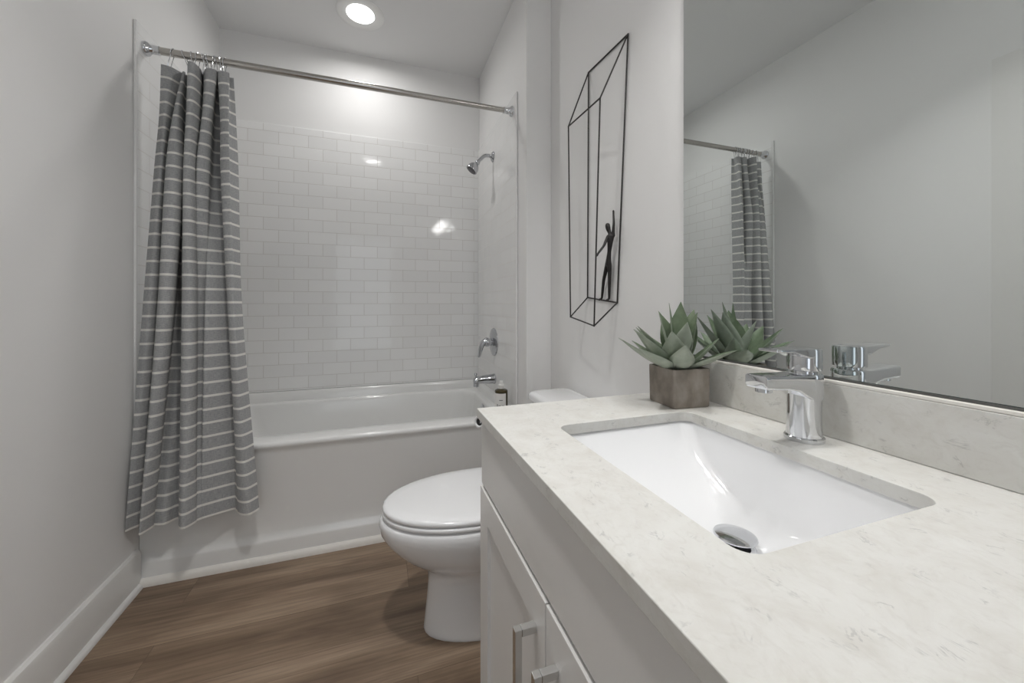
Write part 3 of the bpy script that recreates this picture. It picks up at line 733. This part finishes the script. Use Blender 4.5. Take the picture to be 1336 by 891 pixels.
# ------------------------------------------------------------------ soap bottle on the tub rim
def build_bottle():
    c = Vector((.586, 1.884, .4925)); r = .0335
    t = thing('soap_bottle', 'small amber soap bottle with white label on the tub rim corner', 'bottle', c)
    bm = bmesh.new(); lathe(bm, [(.030, 0), (.0330, .003), (r, .008), (r, .124), (.0325, .130), (.026, .1335), (.014, .135), (.013, .142)], c, (0, 0, 1), 40)
    obj('body', bm, M_AMBER, t)
    bm = bmesh.new(); lathe(bm, [(.0150, .138), (.0155, .140), (.0155, .158), (.0120, .161), (.0095, .163), (.0095, .174), (.008, .177)], c, (0, 0, 1), 24)
    obj('cap', bm, M_CAP, t)
    bm = bmesh.new(); a0, a1 = math.radians(168), math.radians(296); rl = r+.0004
    P = [[Vector((c.x+(rl+e)*math.cos(a0+(a1-a0)*i/24), c.y+(rl+e)*math.sin(a0+(a1-a0)*i/24), c.z+z)) for i in range(25)] for e, z in ((0, .010), (.0003, .010), (.0003, .118), (0, .118))]
    loft(bm, P+[P[0]], False)
    o = obj('label', bm, M_LABEL, t); o['label'] = 'white front label'
    cu = bpy.data.curves.new('lettering', 'FONT'); cu.body = 'jor.'; cu.size = .034; cu.extrude = .0002; cu.offset = .0007; cu.align_x = 'CENTER'
    tmp = bpy.data.objects.new('lettering', cu); COL.objects.link(tmp); bpy.context.view_layer.update()
    me = bpy.data.meshes.new_from_object(tmp.evaluated_get(bpy.context.evaluated_depsgraph_get()))
    bpy.data.objects.remove(tmp); bm = bmesh.new(); bm.from_mesh(me)
    am = math.radians(252)
    for v in bm.verts:                                             # wrap the letters round the bottle
        a = am+v.co.x/r; rr = r+.0010+v.co.z; v.co = Vector((c.x+rr*math.cos(a), c.y+rr*math.sin(a), c.z+.0425+v.co.y))
    o = obj('lettering', bm, M_INK, t); o['label'] = 'black lettering'; bm = bmesh.new(); q = []
    for i in range(10):                                            # the small line of print above the name
        a = am-.30+.06*i; rr = r+.0010
        q += [bm.verts.new((c.x+rr*math.cos(a), c.y+rr*math.sin(a), c.z+z)) for z in (.0835, .0862)]
    for i in range(9): bm.faces.new((q[2*i], q[2*i+2], q[2*i+3], q[2*i+1]))
    obj('print_line', bm, M_INK, t)
build_bottle()

# ------------------------------------------------------------------ paper holder on the vanity's end panel
def build_holder():
    t = thing('toilet_paper_holder', 'chrome paper holder tip showing past the far counter corner', 'toilet paper holder', (.262, VY1, .772))
    bm = bmesh.new(); lathe(bm, [(.018, .0003), (.018, .004), (.014, .007)], (.262, VY1, .772), (0, 1, 0), 24); obj('base_plate', bm, M_CHROME, t)
    bm = bmesh.new(); tube(bm, crom([(.262, VY1+.006, .772), (.262, VY1+.055, .772), (.258, VY1+.068, .772), (.244, VY1+.072, .772), (.232, VY1+.072, .772)], 5), .005, 12); obj('arm', bm, M_CHROME, t)
    ax = Vector((-1, -.75, .1)).normalized(); a, b = frame_of(ax); c = Vector((.232, VY1+.072, .772))
    bm = bmesh.new(); tube(bm, [c+(a*math.cos(2*PI*k/24)+b*math.sin(2*PI*k/24))*.0125 for k in range(24)], .0032, 10, closed=True); obj('end_ring', bm, M_PORC, t)
    bm = bmesh.new(); lathe(bm, [(.011, -.002), (.011, -.0005), (.003, 0)], c, ax, 24); obj('end_plug', bm, M_DARK, t)
build_holder()

# ------------------------------------------------------------------ lights of the room
def downlight(x, y, label, power, spread, lens):
    t = thing('ceiling_light', label, 'ceiling light', (x, y, ZC))
    bm = bmesh.new()
    lathe(bm, [(.070, -.0012), (.074, -.0030), (.098, -.0080), (.118, -.0065), (.123, -.0030), (.1235, -.0004)], (x, y, ZC), (0, 0, 1), 48, False, False)
    obj('trim_ring', bm, M_FRAME, t, angle=60)
    bm = bmesh.new(); lathe(bm, [(.0715, -.0008), (.0715, -.0022), (.05, -.0024), (.002, -.0026)], (x, y, ZC), (0, 0, 1), 40)
    obj('lens', bm, lens, t)
    l = bpy.data.lights.new('downlight', 'AREA'); l.shape = 'DISK'; l.size = .13; l.energy = power; l.color = WARM; l.spread = math.radians(spread)
    o = bpy.data.objects.new('downlight', l); COL.objects.link(o); o.parent = t; o.location = (0, 0, -.004)
downlight(-.105, 2.238, 'lit round recessed ceiling light above the bathtub', E_TUB, SPREAD_TUB, M_LENS)
downlight(-.085, .68, 'lit round ceiling light above the middle of the room floor', E_ROOM, SPREAD_ROOM, M_LENS2)
def vanity_light():
    y = .40; z = 2.10
    t = thing('vanity_light', 'three-bulb chrome vanity light on the wall above the mirror', 'wall light', (XM, y, z))
    bm = bmesh.new(); loft(bm, [[Vector((XM-d, y+p.x, z+p.y)) for p in rrect(0, 0, .26, .03, .012, 0, 5)] for d in (.0005, .018, .022)], True, True, True)
    obj('back_plate', bm, M_CHROME, t)
    for k in (-1, 0, 1):
        yy = y+k*.19
        bm = bmesh.new(); tube(bm, crom([(XM-.02, yy, z), (XM-.07, yy, z), (XM-.085, yy, z-.012), (XM-.085, yy, z-.03)], 5), .008, 12)
        a = obj('arm', bm, M_CHROME, t)
        bm = bmesh.new(); lathe(bm, [(.012, -.024), (.018, -.030), (.034, -.040), (.043, -.062), (.046, -.100), (.044, -.100), (.041, -.062), (.032, -.042), (.012, -.032)], (XM-.085, yy, z), (0, 0, 1), 28, True, True)
        obj('shade', bm, M_BULB, a)
        l = bpy.data.lights.new('vanity_bulb', 'AREA'); l.shape = 'DISK'; l.size = .07; l.energy = E_VAN; l.color = WARM; l.spread = math.radians(SPREAD_VAN)
        o = bpy.data.objects.new('vanity_bulb', l); COL.objects.link(o); o.parent = t; o.location = (-.085, yy-y, -.102)
vanity_light()
